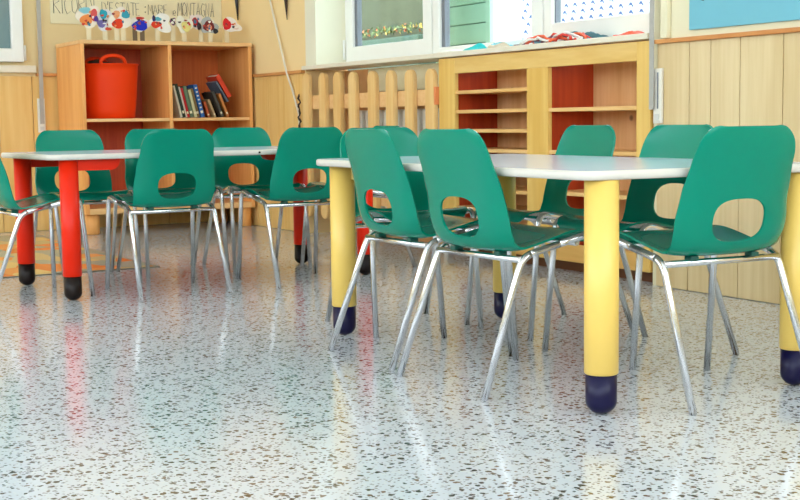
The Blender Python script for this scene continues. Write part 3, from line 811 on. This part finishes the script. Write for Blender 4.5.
rb = empty('ribbon_heap', (3.385, 4.55, SZ), label='tangled heap of red, white and dark ribbons on the sill', cat='ribbons')
q = random.Random(11)
for k, (c, n) in enumerate((((214, 58, 44), 9), ((236, 100, 60), 6), ((226, 220, 214), 4), ((120, 60, 80), 4), ((90, 130, 150), 3))):
    for e in range(n):
        y0 = q.uniform(-.28, .0); pts = []
        x_, z_ = q.uniform(-.045, .05), q.uniform(.006, .03)
        ln_ = q.uniform(.12, .3)
        for t in range(9):
            pts.append((x_ + .012 * math.sin(t * 1.2 + e), y0 + ln_ * t / 8, max(.006, z_ * math.sin(PI * t / 8) + .006 + .004 * math.sin(t * 2 + k))))
        MB().tube(pts, .0055, 6).build('ribbon', colr(c), rb)

# ------------------------------------------------------------------ play mat
MX0, MX1, MY0, MY1 = .5, 1.99, 5.62, 7.72
pm = tag(MB().box(MX0, MX1, MY0, MY1, .0, .005, bev=.002).build('play_mat', M['mat']), 'orange, yellow and grey patterned floor mat behind the red table', 'mat')
m = MB()
for a in ((MX0 - .02, MX1 + .02, MY0 - .02, MY0 - .0005), (MX1 + .0005, MX1 + .02, MY0, MY1 + .02)): m.box(*a, 0, .004)
m.build('border', M['matedge'], pm)

# ------------------------------------------------------------------ outside
m = MB(); m.box(3.63, 34, -6, 44, -.35, -.3); struct(m.build('ground_outside', colr((150, 150, 140), .9)))
sh = empty('louvre_shutter', (3.76, 5.775, .93), label='pale green louvred shutter outside the middle window', cat='shutter')
MB().box(-.012, .012, -.26, -.22, 0, 1.4, bev=.003).build('stile', colr((176, 216, 192)), sh)
MB().box(-.012, .012, .22, .26, 0, 1.4, bev=.003).build('stile', colr((176, 216, 192)), sh)
MB().box(.0055, .0095, -.2195, .2195, .003, 1.397).build('gap_shade_sheet', colr((120, 160, 140)), sh)  # added sheet, its darker colour stands in for shade in the slat gaps
for k in range(14): MB().box(-.007, .005, -.2195, .2195, .003 + k * .1, .098 + k * .1, bev=.004).build('slat', colr((168, 212, 186)), sh)
# terrace wall with flowers seen through the left window
gw = plain('mossy_render', (78, 82, 60), .95, vary=.35, scale=3.5, bump=.4)
tag(MB().box(8.0, 8.25, 12.3, 18, -.3, 4.5).build('garden_wall', gw), 'grey-green rendered wall seen through the left window', 'wall')
tag(MB().box(7.6, 7.98, 12.6, 16.5, -.3, 1.60, bev=.02).build('planter', colr((66, 88, 72), .8)), 'pale green planter wall outside the left window', 'planter')
q = random.Random(5)
m = MB()
for k in range(420):
    cx_, cy_, cz_ = q.uniform(7.62, 7.96), q.uniform(12.7, 16.4), q.uniform(1.672, 1.74)
    R3 = Euler((q.uniform(0, 6), q.uniform(0, 6), q.uniform(0, 6))).to_matrix()
    s3 = q.uniform(.03, .06); v = [m.bm.verts.new(Vector((cx_, cy_, cz_)) + R3 @ Vector(p) * s3) for p in ((-.5, 0, 0), (0, .35, .05), (.6, 0, 0), (0, -.35, .05))]
    m.bm.faces.new(v).material_index = 0 if k % 3 else (1 + k % 2)
pl_ = tag(m.build('flowering_plants', [colr((92, 110, 60)), colr((196, 110, 60)), colr((210, 180, 90))]), 'low orange flowers growing along the planter outside', 'plants', kind='stuff')
# neighbouring house with wavy tiles
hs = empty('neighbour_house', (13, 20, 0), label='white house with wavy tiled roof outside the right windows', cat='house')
MB().box(.35, 9, -12, 8.5, -.3, 1.62).build('wall', colr((240, 240, 238), .9), hs)
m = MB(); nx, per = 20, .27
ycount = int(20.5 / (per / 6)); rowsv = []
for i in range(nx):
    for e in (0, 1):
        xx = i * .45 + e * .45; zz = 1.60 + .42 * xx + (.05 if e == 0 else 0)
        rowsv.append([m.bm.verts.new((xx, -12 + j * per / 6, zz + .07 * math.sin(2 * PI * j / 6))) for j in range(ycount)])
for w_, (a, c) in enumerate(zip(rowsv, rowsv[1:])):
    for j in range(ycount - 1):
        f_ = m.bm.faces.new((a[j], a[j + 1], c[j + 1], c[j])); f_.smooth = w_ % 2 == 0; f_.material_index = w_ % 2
m.build('tiled_roof', [colr((176, 180, 188), .8), colr((58, 78, 116), .8)], hs)  # second colour paints the shadow lines under the tile edges onto the risers
tag(MB().box(7.0, 7.1, 9.93, 10.34, -.3, 4.5).build('white_pillar', colr((244, 244, 242), .9)), 'plain white outdoor pillar seen through the middle window', 'pillar')

# ------------------------------------------------------------------ light
wd = bpy.data.worlds.new('daylight'); SC.world = wd; wd.use_nodes = True
bg = wd.node_tree.nodes['Background']; bg.inputs[0].default_value = (.80, .91, 1, 1); bg.inputs[1].default_value = 5.0
sun = bpy.data.lights.new('sun', 'SUN'); sun.energy = 3; sun.angle = math.radians(1); sun.color = (1, .96, .9)
so = bpy.data.objects.new('sun', sun); COL.objects.link(so)
so.rotation_euler = Vector((.55, -.12, -.82)).to_track_quat('-Z', 'Y').to_euler()

# ------------------------------------------------------------------ camera
cam = bpy.data.cameras.new('camera'); co = bpy.data.objects.new('camera', cam); COL.objects.link(co)
F = 1310.17; cam.sensor_fit = 'HORIZONTAL'; cam.sensor_width = 36; cam.lens = F / 800 * 36
pitch, yaw, roll = .0982, .5270, -.0130
f = Vector((math.sin(yaw) * math.cos(pitch), math.cos(yaw) * math.cos(pitch), -math.sin(pitch)))
r = Vector((math.cos(yaw), -math.sin(yaw), 0)); u = r.cross(f)
r2 = r * math.cos(roll) + u * math.sin(roll); u2 = u * math.cos(roll) - r * math.sin(roll)
mt = Matrix((r2, u2, -f)).transposed().to_4x4(); mt.translation = (0, 0, .64)
co.matrix_world = mt; cam.clip_start = .05
SC.camera = co
vs = SC.view_settings
SC.display_settings.display_device = 'sRGB'
vs.view_transform = 'Standard'; vs.look = 'None'; vs.gamma = 1; vs.use_curve_mapping = False; vs.exposure = 0.0
